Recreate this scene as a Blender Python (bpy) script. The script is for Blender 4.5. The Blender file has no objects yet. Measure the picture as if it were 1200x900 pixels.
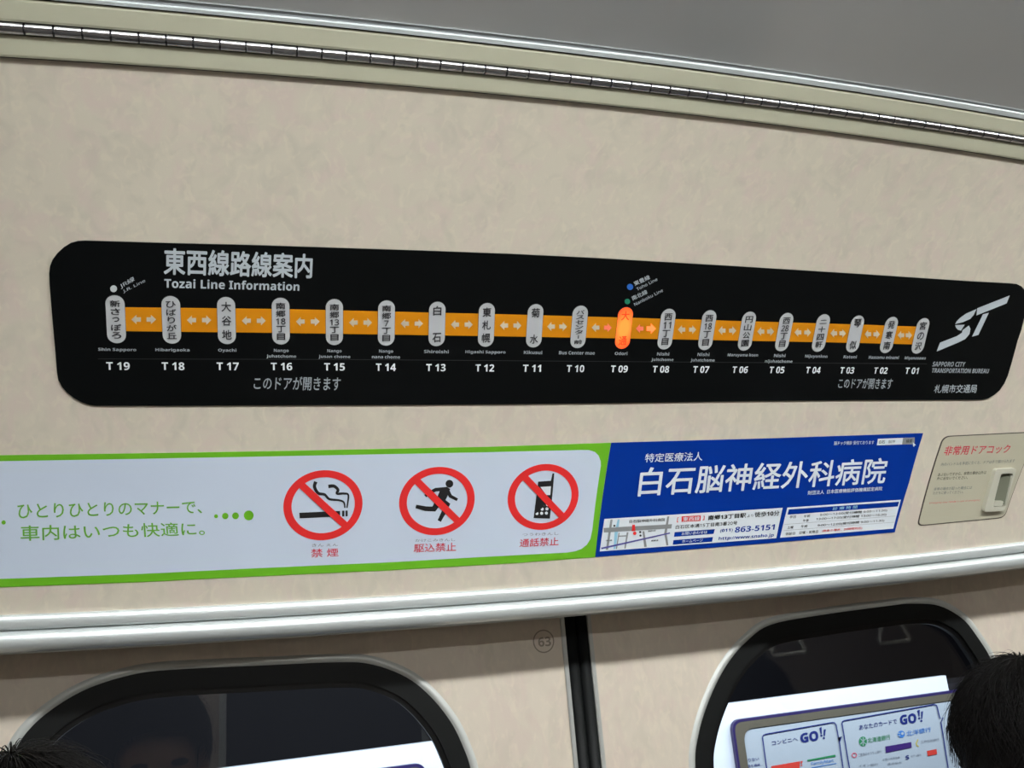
import bpy, bmesh, math, random
from mathutils import Vector, Matrix
from mathutils.geometry import tessellate_polygon
random.seed(4)
SC = bpy.context.scene
COL = SC.collection

# ------------------------------------------------------------------ camera
F = 994.9
EYE = Vector((0.0, 0.0, 1.70))
R = Matrix(((0.95353756, 0.00061311, 0.30127352),
            (-0.28972278, 0.27611610, 0.91641727),
            (-0.08262461, -0.96112409, 0.26346470)))   # columns: image right, image down, forward
cd = bpy.data.cameras.new('camera'); cam = bpy.data.objects.new('camera', cd); COL.objects.link(cam)
cd.sensor_width = 36; cd.lens = F / 1200 * 36; cd.clip_start = 0.02; cd.clip_end = 60
m = Matrix.Identity(4)
for i in range(3):
    m[i][0] = R[i][0]; m[i][1] = -R[i][1]; m[i][2] = -R[i][2]; m[i][3] = EYE[i]
cam.matrix_world = m
SC.camera = cam
# ------------------------------------------------------------------ world and exposure
w = bpy.data.worlds.new('world'); SC.world = w; w.use_nodes = True
w.node_tree.nodes['Background'].inputs[0].default_value = (0.02, 0.022, 0.025, 1)
w.node_tree.nodes['Background'].inputs[1].default_value = 1.0
SC.view_settings.view_transform = 'Standard'; SC.view_settings.look = 'None'
SC.view_settings.gamma = 1; SC.view_settings.exposure = 0.0
SC.cycles.max_bounces = 8
CAR_LIGHT = 50.0       # emission of the ceiling diffusers
STATION_LIGHT = 135.0

def area(name, loc, target, sx, sy, power, col):
    l = bpy.data.lights.new(name, 'AREA'); l.shape = 'RECTANGLE'; l.size = sx; l.size_y = sy
    l.energy = power; l.color = col
    o = bpy.data.objects.new(name, l); COL.objects.link(o); o.location = loc
    o.rotation_euler = (Vector(target) - Vector(loc)).to_track_quat('-Z', 'Y').to_euler()
    return o
area('station_tube_light', (1.2, 3.0, 1.85), (1.2, 4.1, 0.7), 7.0, 0.12, STATION_LIGHT, (0.86, 0.92, 1.0))

# ------------------------------------------------------------------ materials
def srgb(r, g, b):
    f = lambda c: (c / 255) / 12.92 if c <= 10 else ((c / 255 + 0.055) / 1.055) ** 2.4
    return (f(r), f(g), f(b), 1)
def mat(name, rgb, rough=0.5, metal=0.0, coat=0.0, emis=None, strength=0.0, spec=0.5, grain=0.0, gscale=60, bump=0.0):
    m = bpy.data.materials.new(name); m.use_nodes = True
    nt = m.node_tree; b = nt.nodes['Principled BSDF']
    b.inputs['Base Color'].default_value = srgb(*rgb)
    b.inputs['Roughness'].default_value = rough; b.inputs['Metallic'].default_value = metal
    b.inputs['Coat Weight'].default_value = coat; b.inputs['Specular IOR Level'].default_value = spec
    if emis: b.inputs['Emission Color'].default_value = srgb(*emis); b.inputs['Emission Strength'].default_value = strength
    if grain or bump:
        tc = nt.nodes.new('ShaderNodeTexCoord'); nz = nt.nodes.new('ShaderNodeTexNoise')
        nz.inputs['Scale'].default_value = gscale; nz.inputs['Detail'].default_value = 3
        nt.links.new(tc.outputs['Object'], nz.inputs['Vector'])
        if grain:
            mx = nt.nodes.new('ShaderNodeMix'); mx.data_type = 'RGBA'
            mx.inputs[6].default_value = srgb(*[max(0, c * (1 - grain)) for c in rgb])
            mx.inputs[7].default_value = srgb(*[min(255, c * (1 + grain)) for c in rgb])
            nt.links.new(nz.outputs['Fac'], mx.inputs[0]); nt.links.new(mx.outputs[2], b.inputs['Base Color'])
        if bump:
            bp = nt.nodes.new('ShaderNodeBump'); bp.inputs['Strength'].default_value = bump; bp.inputs['Distance'].default_value = 0.001
            nt.links.new(nz.outputs['Fac'], bp.inputs['Height']); nt.links.new(bp.outputs[0], b.inputs['Normal'])
    return m

def laminate(name, base, pink, dark, rough):
    m = bpy.data.materials.new(name); m.use_nodes = True
    nt = m.node_tree; b = nt.nodes['Principled BSDF']; N = nt.nodes.new; L = nt.links.new
    tc = N('ShaderNodeTexCoord')
    def noise(scale, detail, dist, rot):
        mp = N('ShaderNodeMapping'); mp.inputs['Rotation'].default_value = rot; mp.inputs['Scale'].default_value = (1, 1.0, 0.55)
        L(tc.outputs['Object'], mp.inputs['Vector'])
        n = N('ShaderNodeTexNoise'); n.inputs['Scale'].default_value = scale; n.inputs['Detail'].default_value = detail
        n.inputs['Distortion'].default_value = dist; L(mp.outputs[0], n.inputs['Vector']); return n
    def ramp(n, a, c):
        r = N('ShaderNodeMapRange'); r.inputs[1].default_value = a; r.inputs[2].default_value = c; L(n.outputs['Fac'], r.inputs[0]); return r
    n1 = ramp(noise(26, 3, 1.0, (0, 0.7, 0)), 0.46, 0.68)
    n2 = ramp(noise(36, 2, 1.1, (0, -0.6, 0.4)), 0.48, 0.76)
    n3 = ramp(noise(90, 2, 1.0, (0, 0.3, 1.1)), 0.52, 0.7)
    m1 = N('ShaderNodeMix'); m1.data_type = 'RGBA'; m1.inputs[6].default_value = srgb(*base); m1.inputs[7].default_value = srgb(*pink); L(n1.outputs[0], m1.inputs[0])
    m2 = N('ShaderNodeMix'); m2.data_type = 'RGBA'; m2.inputs[7].default_value = srgb(*dark); L(m1.outputs[2], m2.inputs[6])
    h = N('ShaderNodeMath'); h.operation = 'MULTIPLY'; h.inputs[1].default_value = 0.6; L(n2.outputs[0], h.inputs[0]); L(h.outputs[0], m2.inputs[0])
    m3 = N('ShaderNodeMix'); m3.data_type = 'RGBA'; m3.inputs[7].default_value = srgb(min(255, base[0] + 10), min(255, base[1] + 9), base[2] + 6); L(m2.outputs[2], m3.inputs[6])
    h3 = N('ShaderNodeMath'); h3.operation = 'MULTIPLY'; h3.inputs[1].default_value = 0.5; L(n3.outputs[0], h3.inputs[0]); L(h3.outputs[0], m3.inputs[0])
    L(m3.outputs[2], b.inputs['Base Color'])
    b.inputs['Roughness'].default_value = rough
    fn = N('ShaderNodeTexNoise'); fn.inputs['Scale'].default_value = 900; L(tc.outputs['Object'], fn.inputs['Vector'])
    bp = N('ShaderNodeBump'); bp.inputs['Strength'].default_value = 0.12; bp.inputs['Distance'].default_value = 0.0006
    L(fn.outputs['Fac'], bp.inputs['Height']); L(bp.outputs[0], b.inputs['Normal'])
    return m

M = dict(
    wall=laminate('cream_laminate', (206, 197, 180), (207, 192, 180), (190, 183, 168), 0.38),
    door=laminate('door_laminate', (214, 202, 186), (212, 196, 183), (200, 190, 174), 0.36),
    strip=mat('cream_painted_metal', (184, 182, 160), 0.42, grain=0.02, gscale=25),
    alu=mat('satin_aluminium', (222, 228, 228), 0.34, 0.45),
    alu_dull=mat('dull_aluminium', (190, 192, 188), 0.4, 0.4),
    rim=mat('window_rim_aluminium', (204, 206, 202), 0.45, 0.2),
    chrome=mat('polished_steel', (225, 225, 225), 0.2, 0.9, grain=0.03, gscale=90),
    hinge=mat('hinge_steel', (185, 185, 190), 0.2, 1.0, grain=0.04, gscale=120),
    gap=mat('dark_gap', (28, 26, 26), 0.7),
    seam=mat('dark_seam', (70, 62, 58), 0.7),
    ceiling=mat('grey_satin_ceiling', (198, 200, 200), 0.13, 0.1, coat=0.5, grain=0.02, gscale=4),
    sign=mat('black_sign_face', (6, 8, 9), 0.42, spec=0.16),
    sign_print=mat('sign_grey_print', (186, 194, 200), 0.5),
    sign_dim=mat('sign_dim_print', (158, 165, 170), 0.5),
    sign_line=mat('sign_faint_line', (34, 36, 38), 0.5),
    orange=mat('line_orange', (206, 130, 6), 0.5, spec=0.3),
    pill=mat('grey_lamp_window', (184, 186, 188), 0.45),
    pill_red=None,
    code=mat('white_code_print', (232, 237, 240), 0.5),
    ink=mat('black_print', (24, 24, 26), 0.5),
    glyph=mat('station_name_ink', (44, 44, 48), 0.5),
    arrow=mat('grey_arrow_lamp', (196, 182, 162), 0.5),
    arrow_pink=mat('pink_arrow_lamp', (210, 120, 96), 0.5, emis=(255, 70, 50), strength=0.3),
    arrow_lit=mat('lit_arrow_lamp', (200, 90, 50), 0.5, emis=(255, 110, 60), strength=1.8),
    seg_lit=mat('orange_beside_lamp', (226, 148, 14), 0.5, emis=(255, 40, 0), strength=0.45),
    red_ink=mat('red_lamp_ink', (225, 60, 20), 0.5, emis=(255, 40, 10), strength=0.5),
    blue_dot=mat('blue_line_dot', (40, 100, 190), 0.5),
    green_dot=mat('green_line_dot', (25, 120, 90), 0.5),
    grey_dot=mat('grey_line_dot', (195, 200, 202), 0.5),
    poster_white=mat('poster_white', (200, 211, 228), 0.34, grain=0.008, gscale=20),
    poster_green=mat('poster_green', (104, 176, 34), 0.36, grain=0.01),
    text_green=mat('poster_green_text', (106, 172, 62), 0.4),
    red=mat('sign_red', (224, 44, 44), 0.4),
    text_red=mat('poster_red_text', (205, 66, 84), 0.4),
    text_grey=mat('poster_grey_text', (105, 110, 118), 0.4),
    blue=mat('poster_blue', (0, 47, 140), 0.4, spec=0.2),
    white=mat('print_white', (222, 228, 234), 0.4),
    map_grey=mat('map_grey', (138, 140, 142), 0.4),
    map_blue=mat('map_light_blue', (150, 200, 222), 0.4),
    map_purple=mat('map_purple', (82, 78, 150), 0.4),
    panel=mat('beige_cover_plate', (182, 177, 156), 0.42, grain=0.01, gscale=30),
    handle=mat('ivory_plastic', (190, 188, 172), 0.35, grain=0.01),
    handle_shaded=mat('handle_recess_shade', (112, 114, 98), 0.5),  # darkened ivory: the shade inside the pull is put into the colour
    emb=mat('door_number_print', (150, 138, 124), 0.5),
    rubber=mat('black_rubber', (13, 15, 15), 0.55, spec=0.25),
    inner=mat('black_window_surround', (10, 10, 11), 0.4, spec=0.3),
    floor=mat('grey_vinyl_floor', (110, 108, 104), 0.5, grain=0.05),
    backwall=mat('opposite_wall_cream', (170, 156, 142), 0.45, grain=0.02, gscale=10),
    seat=mat('maroon_seat_fabric', (90, 40, 60), 0.9, grain=0.1),
    st_white=mat('station_white_enamel', (225, 230, 236), 0.5, grain=0.01),
    st_dark=mat('station_dark_soffit', (14, 12, 22), 0.7, grain=0.1, gscale=3),
    st_floor=mat('station_floor', (90, 90, 92), 0.7, grain=0.05),
    frame_olive=mat('olive_bronze_frame', (92, 87, 74), 0.45, grain=0.02),
    frame_edge=mat('purple_frame_edge', (40, 30, 84), 0.45),
    ad_white=mat('advert_white', (170, 179, 186), 0.45),
    ad_blue=mat('advert_navy', (20, 38, 110), 0.45),
    ad_mid=mat('advert_mid_blue', (60, 120, 190), 0.45),
    ad_green=mat('advert_green', (40, 130, 80), 0.45),
    ad_red=mat('advert_red', (205, 60, 50), 0.45),
    ad_grey=mat('advert_grey_text', (110, 116, 126), 0.45),
    ad_pink=mat('advert_pink', (205, 90, 110), 0.45),
    ad_yellow=mat('advert_yellow', (190, 175, 70), 0.45),
    ad_purple=mat('advert_purple', (56, 30, 104), 0.45),
    skin=mat('skin', (205, 160, 130), 0.5, grain=0.03, gscale=30),
    coat=mat('dark_coat', (30, 32, 40), 0.85, grain=0.15, gscale=200),
    coat2=mat('brown_coat', (60, 48, 44), 0.85, grain=0.15, gscale=200),
    strap=mat('grey_strap_webbing', (190, 188, 180), 0.6),
    ring=mat('ivory_ring_plastic', (225, 222, 210), 0.35),
)
def lamp_mat():
    m = mat('lit_red_lamp', (255, 120, 70), 0.4)
    nt = m.node_tree; b = nt.nodes['Principled BSDF']
    tc = nt.nodes.new('ShaderNodeTexCoord'); mp = nt.nodes.new('ShaderNodeMapping')
    mp.inputs['Location'].default_value = (-0.5, -0.5, -0.5)
    nt.links.new(tc.outputs['Generated'], mp.inputs[0])
    g = nt.nodes.new('ShaderNodeTexGradient'); g.gradient_type = 'SPHERICAL'
    nt.links.new(mp.outputs[0], g.inputs[0])
    r = nt.nodes.new('ShaderNodeValToRGB')
    r.color_ramp.elements[0].position = 0.15; r.color_ramp.elements[0].color = srgb(255, 44, 26)
    r.color_ramp.elements[1].position = 0.75; r.color_ramp.elements[1].color = srgb(255, 150, 60)
    nt.links.new(g.outputs['Color'], r.inputs[0]); nt.links.new(r.outputs[0], b.inputs['Emission Color'])
    b.inputs['Emission Strength'].default_value = 1.35
    b.inputs['Base Color'].default_value = srgb(60, 20, 12)
    return m
M['pill_red'] = lamp_mat()
def glass_mat():
    m = bpy.data.materials.new('door_glass'); m.use_nodes = True; nt = m.node_tree
    nt.nodes.remove(nt.nodes['Principled BSDF'])
    out = nt.nodes['Material Output']; tr = nt.nodes.new('ShaderNodeBsdfTransparent'); gl = nt.nodes.new('ShaderNodeBsdfGlossy')
    tr.inputs[0].default_value = (0.93, 0.96, 0.98, 1); gl.inputs['Roughness'].default_value = 0.01
    fr = nt.nodes.new('ShaderNodeFresnel'); fr.inputs['IOR'].default_value = 1.6
    mx = nt.nodes.new('ShaderNodeMixShader')
    nt.links.new(fr.outputs[0], mx.inputs[0]); nt.links.new(tr.outputs[0], mx.inputs[1]); nt.links.new(gl.outputs[0], mx.inputs[2])
    geo = nt.nodes.new('ShaderNodeNewGeometry'); mr = nt.nodes.new('ShaderNodeMapRange')
    mr.inputs[3].default_value = 1.6; mr.inputs[4].default_value = 1 / 1.6
    nt.links.new(geo.outputs['Backfacing'], mr.inputs[0]); nt.links.new(mr.outputs[0], fr.inputs['IOR'])
    nt.links.new(mx.outputs[0], out.inputs[0]); return m
M['glass'] = glass_mat()
def hair_mat():
    m = mat('black_hair', (10, 8, 7), 0.55, spec=0.16, grain=0.35, gscale=120); return m
M['hair'] = hair_mat()
M['diffuser'] = mat('light_diffuser', (240, 240, 240), 0.5, emis=(246, 250, 250), strength=CAR_LIGHT)

# ------------------------------------------------------------------ planes and rays
class Plane:
    def __init__(s, o, n, u=Vector((1, 0, 0))):
        s.o = Vector(o); s.n = Vector(n).normalized(); s.u = Vector(u); s.v = s.n.cross(s.u).normalized()
        if s.v.z < 0: s.v = -s.v
    def at(s, px, off=0.0):      # pixel of the 1200x900 photograph -> point on the plane
        d = R @ Vector(((px[0] - 600) / F, (px[1] - 450) / F, 1))
        o = s.o + s.n * off
        t = (o - EYE).dot(s.n) / d.dot(s.n)
        return EYE + d * t
    def uv(s, px):
        p = s.at(px) - s.o; return (p.dot(s.u), p.dot(s.v))
    def pt(s, u, v, off=0.0): return s.o + s.u * u + s.v * v + s.n * off
class Arc:
    """the wall panel over the doors: a shallow hollow curve, steep at the rail and leaning in at the top"""
    RAD = 0.939; MID = math.radians(35.3)
    def __init__(s): s.c = EYE + Vector((-0.12439, 0.163, -0.240))
    def at(s, px, off=0.0):
        d = R @ Vector(((px[0] - 600) / F, (px[1] - 450) / F, 1))
        oy, oz = EYE.y - s.c.y, EYE.z - s.c.z; r = s.RAD - off
        a = d.y ** 2 + d.z ** 2; b = oy * d.y + oz * d.z; c = oy * oy + oz * oz - r * r
        return EYE + d * ((-b + math.sqrt(b * b - a * c)) / a)
    def uv(s, px):
        p = s.at(px) - s.c; return (p.x, s.RAD * (math.atan2(p.z, p.y) - s.MID))
    def pt(s, u, v, off=0.0):
        t = v / s.RAD + s.MID; r = s.RAD - off
        return s.c + Vector((u, r * math.cos(t), r * math.sin(t)))
WALL = Arc()
RAIL_Y = 1.0598; DOOR_Y = 1.16; KD = DOOR_Y / 1.135
DOOR = Plane((0, DOOR_Y, EYE.z), (0, -1, 0))
BOARD = Plane((0, 3.96, EYE.z), (0, -1, 0))

def crop(x0, y0, s):
    return lambda *p: [(x0 + a / s, y0 + b / s) for a, b in p]

# ------------------------------------------------------------------ object helpers
def link(name, me, m, parent=None):
    o = bpy.data.objects.new(name, me); COL.objects.link(o)
    if m is not None: me.materials.append(m)
    if parent is not None: o.parent = parent
    return o
def tag(o, label, cat=None, group=None):
    o['label'] = label
    if cat: o['category'] = cat
    if group: o['group'] = group
    return o
def empty(name, loc=(0, 0, 0)):
    o = bpy.data.objects.new(name, None); COL.objects.link(o); o.location = loc; o.empty_display_size = 0.05
    return o
def thing(name, label, cat, group=None): return tag(empty(name), label, cat, group)
def struct(o): o['kind'] = 'structure'; return o
def smooth(o):
    for p in o.data.polygons: p.use_smooth = True
    return o

def slab(name, plane, loops, off, thick, m, parent=None, space='px'):
    """flat piece with real thickness; loops = outline and holes, in pixels or in (u, v) of the plane"""
    L2 = [[(plane.uv(p) if space == 'px' else p) for p in lp] for lp in loops]
    flat = [p for lp in L2 for p in lp]
    tris = tessellate_polygon([[Vector((a, b, 0)) for a, b in lp] for lp in L2])
    n = len(flat)
    vs = [(a, b, off + thick) for a, b in flat]
    fs = [tuple(t) for t in tris]
    if thick > 0:
        vs += [(a, b, off) for a, b in flat]
        i = 0
        for lp in L2:
            k = len(lp)
            for j in range(k): fs.append((i + j, i + (j + 1) % k, n + i + (j + 1) % k, n + i + j))
            i += k
        fs += [(a + n, c + n, b + n) for a, b, c in tris]
    me = bpy.data.meshes.new(name); me.from_pydata(vs, [], fs)
    bm = bmesh.new(); bm.from_mesh(me)
    if isinstance(plane, Arc):          # cut into level bands so that the piece follows the curve
        lo, hi = min(p[1] for p in flat), max(p[1] for p in flat); nb = int((hi - lo) / 0.012)
        for i in range(1, nb):
            g = list(bm.verts) + list(bm.edges) + list(bm.faces)
            bmesh.ops.bisect_plane(bm, geom=g, plane_co=(0, lo + (hi - lo) * i / nb, 0), plane_no=(0, 1, 0))
    for v in bm.verts: v.co = plane.pt(*v.co)
    bmesh.ops.recalc_face_normals(bm, faces=bm.faces); bm.to_mesh(me); bm.free()
    return link(name, me, m, parent)

def multi(name, plane, polys, off, m, parent=None, space='px', thick=0.0):
    """several flat printed shapes as one mesh"""
    vs, fs = [], []
    for lp in polys:
        pts = [(plane.uv(p) if space == 'px' else p) for p in lp]
        tr = tessellate_polygon([[Vector((a, b, 0)) for a, b in pts]])
        b0 = len(vs); vs += [tuple(plane.pt(a, b, off)) for a, b in pts]
        fs += [tuple(b0 + i for i in t) for t in tr]
    me = bpy.data.meshes.new(name); me.from_pydata(vs, [], fs)
    return link(name, me, m, parent)

def stroke(pts, wd, w1=None):
    """polygon of a pen stroke through pts"""
    w1 = wd if w1 is None else w1
    Lf, Rt = [], []
    n = len(pts)
    for i, p in enumerate(pts):
        a = Vector(pts[max(i - 1, 0)]); b = Vector(pts[min(i + 1, n - 1)])
        d = (b - a).normalized(); nn = Vector((-d.y, d.x)); h = (wd + (w1 - wd) * i / max(1, n - 1)) / 2
        Lf.append(tuple(Vector(p) + nn * h)); Rt.append(tuple(Vector(p) - nn * h))
    return Lf + Rt[::-1]
def spline(pts, k=6):
    out = []
    n = len(pts)
    for i in range(n - 1):
        p0, p1, p2, p3 = (Vector(pts[max(i - 1, 0)]), Vector(pts[i]), Vector(pts[i + 1]), Vector(pts[min(i + 2, n - 1)]))
        for j in range(k):
            t = j / k
            out.append(tuple(0.5 * ((2 * p1) + (p2 - p0) * t + (2 * p0 - 5 * p1 + 4 * p2 - p3) * t * t + (3 * p1 - p0 - 3 * p2 + p3) * t ** 3)))
    out.append(tuple(pts[-1])); return out
def circ(cx, cy, r, n=40, ry=None):
    ry = r if ry is None else ry
    return [(cx + r * math.cos(2 * math.pi * i / n), cy + ry * math.sin(2 * math.pi * i / n)) for i in range(n)]
def rpoly(pts, r, n=7):
    """polygon with rounded corners; r scalar or list"""
    out = []; k = len(pts)
    for i in range(k):
        p = Vector(pts[i]); a = Vector(pts[i - 1]); b = Vector(pts[(i + 1) % k])
        rr = r[i] if isinstance(r, (list, tuple)) else r
        if rr <= 0: out.append(tuple(p)); continue
        da = (a - p).normalized(); db = (b - p).normalized()
        s = p + da * rr; e = p + db * rr
        for j in range(n + 1):
            t = j / n; out.append(tuple(s * (1 - t) ** 2 + p * (0.55 * 2 * t * (1 - t)) + (s + e) * 0.45 * t * (1 - t) + e * t * t if False else s * (1 - t) ** 2 + p * 2 * t * (1 - t) + e * t * t))
    return out

# text: glyph outlines of Blender's own built-in font, laid flat inside a quadrilateral
def glyphs(s, bold=0.0, shear=0.0):
    me = glyph_base(s, shear)
    if bold <= 0.004: return me
    b = bold * 0.8; n = len(me.vertices)
    co = [v.co.copy() for v in me.vertices]; fs = [tuple(p.vertices) for p in me.polygons]
    bpy.data.meshes.remove(me)
    vs, ff = [], []
    for k, (dx, dy) in enumerate(((b, 0), (-b, 0), (0, b), (0, -b), (b * .7, b * .7), (-b * .7, b * .7), (b * .7, -b * .7), (-b * .7, -b * .7))[:4 if bold < 0.0145 else 8]):
        vs += [(c.x + dx, c.y + dy, k * 0.00004) for c in co]; ff += [tuple(i + k * n for i in f) for f in fs]
    me = bpy.data.meshes.new('text'); me.from_pydata(vs, [], ff); return me
def glyph_base(s, shear=0.0):
    bold = 0.0
    c = bpy.data.curves.new('text', 'FONT'); c.body = s; c.offset = bold; c.resolution_u = 3; c.shear = shear
    o = bpy.data.objects.new('text', c); COL.objects.link(o)
    me = bpy.data.meshes.new_from_object(o.evaluated_get(bpy.context.evaluated_depsgraph_get()))
    bpy.data.objects.remove(o); bpy.data.curves.remove(c)
    return me
def fit(me, quads_pts, plane, off):
    xs = [v.co.x for v in me.vertices]; ys = [v.co.y for v in me.vertices]
    x0, x1, y0, y1 = min(xs), max(xs), min(ys), max(ys)
    bl, tl, tr, br = [Vector(plane.uv(p)) for p in quads_pts]
    for v in me.vertices:
        s = (v.co.x - x0) / (x1 - x0); t = (v.co.y - y0) / max(1e-6, y1 - y0)
        q = bl * (1 - s) * (1 - t) + br * s * (1 - t) + tl * (1 - s) * t + tr * s * t
        v.co = plane.pt(q.x, q.y, off + v.co.z)
def grotesk(s, bold):
    """Latin letters and digits from the sans-serif mathematical alphabets of the same built-in font"""
    o = ''
    for c in s:
        if 'A' <= c <= 'Z': o += chr((0x1D5D4 if bold else 0x1D5A0) + ord(c) - 65)
        elif 'a' <= c <= 'z': o += chr((0x1D5EE if bold else 0x1D5BA) + ord(c) - 97)
        elif '0' <= c <= '9': o += chr((0x1D7EC if bold else 0x1D7E2) + ord(c) - 48)
        else: o += c
    return o
def text(name, s, quad, plane, off, m, parent, bold=0.012):
    latin = all(ord(c) < 128 for c in s)
    s = grotesk(s, bold > 0.015 or (latin and bold > 0.011))
    if latin: bold = 0.03 if bold > 0.05 else min(bold, 0.006)
    me = glyphs(s, bold); fit(me, quad, plane, off); me.name = name
    return link(name, me, m, parent)
def qc(cx, cy, w_, h_, sl=0.0, tilt=0.0):
    """quad about a pixel centre: sl = dx per px going down, tilt = dy per px going right"""
    f = lambda a, b: (cx + a + sl * b, cy + b + tilt * a)
    return [f(-w_ / 2, h_ / 2), f(-w_ / 2, -h_ / 2), f(w_ / 2, -h_ / 2), f(w_ / 2, h_ / 2)]
def qb(bl, br, up):
    return [bl, (bl[0] + up[0], bl[1] + up[1]), (br[0] + up[0], br[1] + up[1]), br]
def join(name, meshes, m, parent):
    bm = bmesh.new()
    for me in meshes: bm.from_mesh(me)
    out = bpy.data.meshes.new(name); bm.to_mesh(out); bm.free()
    for me in meshes: bpy.data.meshes.remove(me)
    return link(name, out, m, parent)

def box(name, lo, hi, m, parent=None, bevel=0.0):
    bm = bmesh.new(); bmesh.ops.create_cube(bm, size=1)
    for v in bm.verts: v.co = Vector([(lo[i] + hi[i]) / 2 + v.co[i] * (hi[i] - lo[i]) for i in range(3)])
    if bevel: bmesh.ops.bevel(bm, geom=list(bm.edges), offset=bevel, segments=2, affect='EDGES')
    me = bpy.data.meshes.new(name); bm.to_mesh(me); bm.free()
    return link(name, me, m, parent)
def tube(name, pts, r, m, parent=None, n=10, closed=False):
    pts = [Vector(p) for p in pts]; vs, fs = [], []; k = len(pts)
    for i, p in enumerate(pts):
        a = pts[i - 1] if (i or closed) else p; b = pts[(i + 1) % k] if (i < k - 1 or closed) else p
        d = (b - a).normalized(); up = Vector((0, 1, 0)) if abs(d.y) < 0.9 else Vector((1, 0, 0))
        s = d.cross(up).normalized(); t = s.cross(d)
        rr = r[i] if isinstance(r, list) else r
        vs += [tuple(p + (s * math.cos(2 * math.pi * j / n) + t * math.sin(2 * math.pi * j / n)) * rr) for j in range(n)]
    for i in range(k if closed else k - 1):
        for j in range(n):
            fs.append((i * n + j, i * n + (j + 1) % n, ((i + 1) % k) * n + (j + 1) % n, ((i + 1) % k) * n + j))
    if not closed: fs += [tuple(range(n))[::-1], tuple((k - 1) * n + j for j in range(n))]
    me = bpy.data.meshes.new(name); me.from_pydata(vs, [], fs)
    return smooth(link(name, me, m, parent))

# long trim pieces follow a measured edge line v(u) on the wall plane
def lsq(samples, deg=2):
    n = deg + 1
    A = [[sum(u ** (i + j) for u, v in samples) for j in range(n)] for i in range(n)]
    B = [sum(v * u ** i for u, v in samples) for i in range(n)]
    for i in range(n):
        p = A[i][i]
        for k in range(i + 1, n):
            f = A[k][i] / p
            for j in range(n): A[k][j] -= f * A[i][j]
            B[k] -= f * B[i]
    x = [0] * n
    for i in range(n - 1, -1, -1): x[i] = (B[i] - sum(A[i][j] * x[j] for j in range(i + 1, n))) / A[i][i]
    lo, hi = min(s[0] for s in samples) - 0.03, max(s[0] for s in samples) + 0.06
    return lambda u: sum(c * min(max(u, lo), hi) ** i for i, c in enumerate(x))
E_trim = lsq([WALL.uv(p) for p in [(0, 64), (80, 70.7), (160, 76), (520, 103), (600, 110), (680, 118.7), (1040, 164), (1120, 175), (1200, 186)]])
E_low = lsq([WALL.uv(p) for p in [(0, 38.8), (80, 44.5), (160, 51.5), (400, 72.5), (520, 82), (600, 89), (680, 98.5), (800, 113), (1040, 145.5), (1120, 156), (1200, 169)]])
E_up = lsq([WALL.uv(p) for p in [(0, 22.5), (80, 28.5), (160, 36.5), (400, 58), (520, 69), (600, 77), (680, 86), (800, 100.5), (1040, 134.5), (1120, 146), (1200, 158.5)]])
E_alu = lsq([WALL.uv(p) for p in [(64, 0.5), (160, 10), (400, 32), (600, 54), (800, 79), (1040, 114.7), (1200, 139.7)]])
E_alu2 = lsq([WALL.uv(p) for p in [(160, 3), (400, 25), (600, 46), (800, 71), (1040, 106.5), (1200, 131.5)]])
E_alu3 = lsq([WALL.uv(p) for p in [(160, -4), (400, 18), (600, 39), (800, 66), (1040, 103.5), (1200, 127.5)]])
E_rail = lsq([WALL.uv(p) for p in [(0, 722), (160, 713.5), (300, 708), (460, 699.3), (600, 690), (760, 678), (900, 666), (1060, 649.6), (1200, 635.7)]])

XA, XB = -2.6, 3.8
def us(a=-2.6, b=3.8, n=170): return [a + (b - a) * i / n for i in range(n + 1)]
def strip(name, e0, e1, off0, off1, m, parent=None, round_=0.0):
    """a bar between two edge lines, off0 deep on the wall side, off1 proud"""
    vs, fs = [], []
    prof = [(0, off0), (0, off1 - round_), (0.12, off1), (0.88, off1), (1, off1 - round_), (1, off0)]
    U = us()
    for u in U:
        a, b = e0(u), e1(u)
        for t, o in prof: vs.append(tuple(WALL.pt(u, a + (b - a) * t, o)))
    k = len(prof)
    for i in range(len(U) - 1):
        for j in range(k):
            fs.append((i * k + j, i * k + (j + 1) % k, (i + 1) * k + (j + 1) % k, (i + 1) * k + j))
    fs += [tuple(range(k)), tuple((len(U) - 1) * k + j for j in range(k))]
    me = bpy.data.meshes.new(name); me.from_pydata(vs, [], fs)
    bm = bmesh.new(); bm.from_mesh(me); bmesh.ops.recalc_face_normals(bm, faces=bm.faces); bm.to_mesh(me); bm.free()
    return link(name, me, m, parent)
def sweep(name, prof, m, parent=None, sm=True):
    """profile in (y, z) relative to the rail's top edge, run along the car"""
    vs, fs = [], []; U = us()
    for u in U:
        p = WALL.pt(u, E_rail(u))
        for y, z in prof: vs.append((p.x, p.y + y, p.z + z))
    k = len(prof)
    for i in range(len(U) - 1):
        for j in range(k):
            fs.append((i * k + j, i * k + (j + 1) % k, (i + 1) * k + (j + 1) % k, (i + 1) * k + j))
    fs += [tuple(range(k)), tuple((len(U) - 1) * k + j for j in range(k))]
    me = bpy.data.meshes.new(name); me.from_pydata(vs, [], fs)
    bm = bmesh.new(); bm.from_mesh(me); bmesh.ops.recalc_face_normals(bm, faces=bm.faces); bm.to_mesh(me); bm.free()
    o = link(name, me, m, parent)
    if sm: smooth(o)
    return o

# ================================================================== THE SETTING
# upper wall panel above the doors (leans inward)
wall = struct(slab('wall_front', WALL, [[(XA, -0.31), (XB, -0.31), (XB, 0.40), (XA, 0.40)]], -0.02, 0.02, M['wall'], space='uv'))
tag(wall, 'cream mottled laminate wall panel above the train doors')
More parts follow.
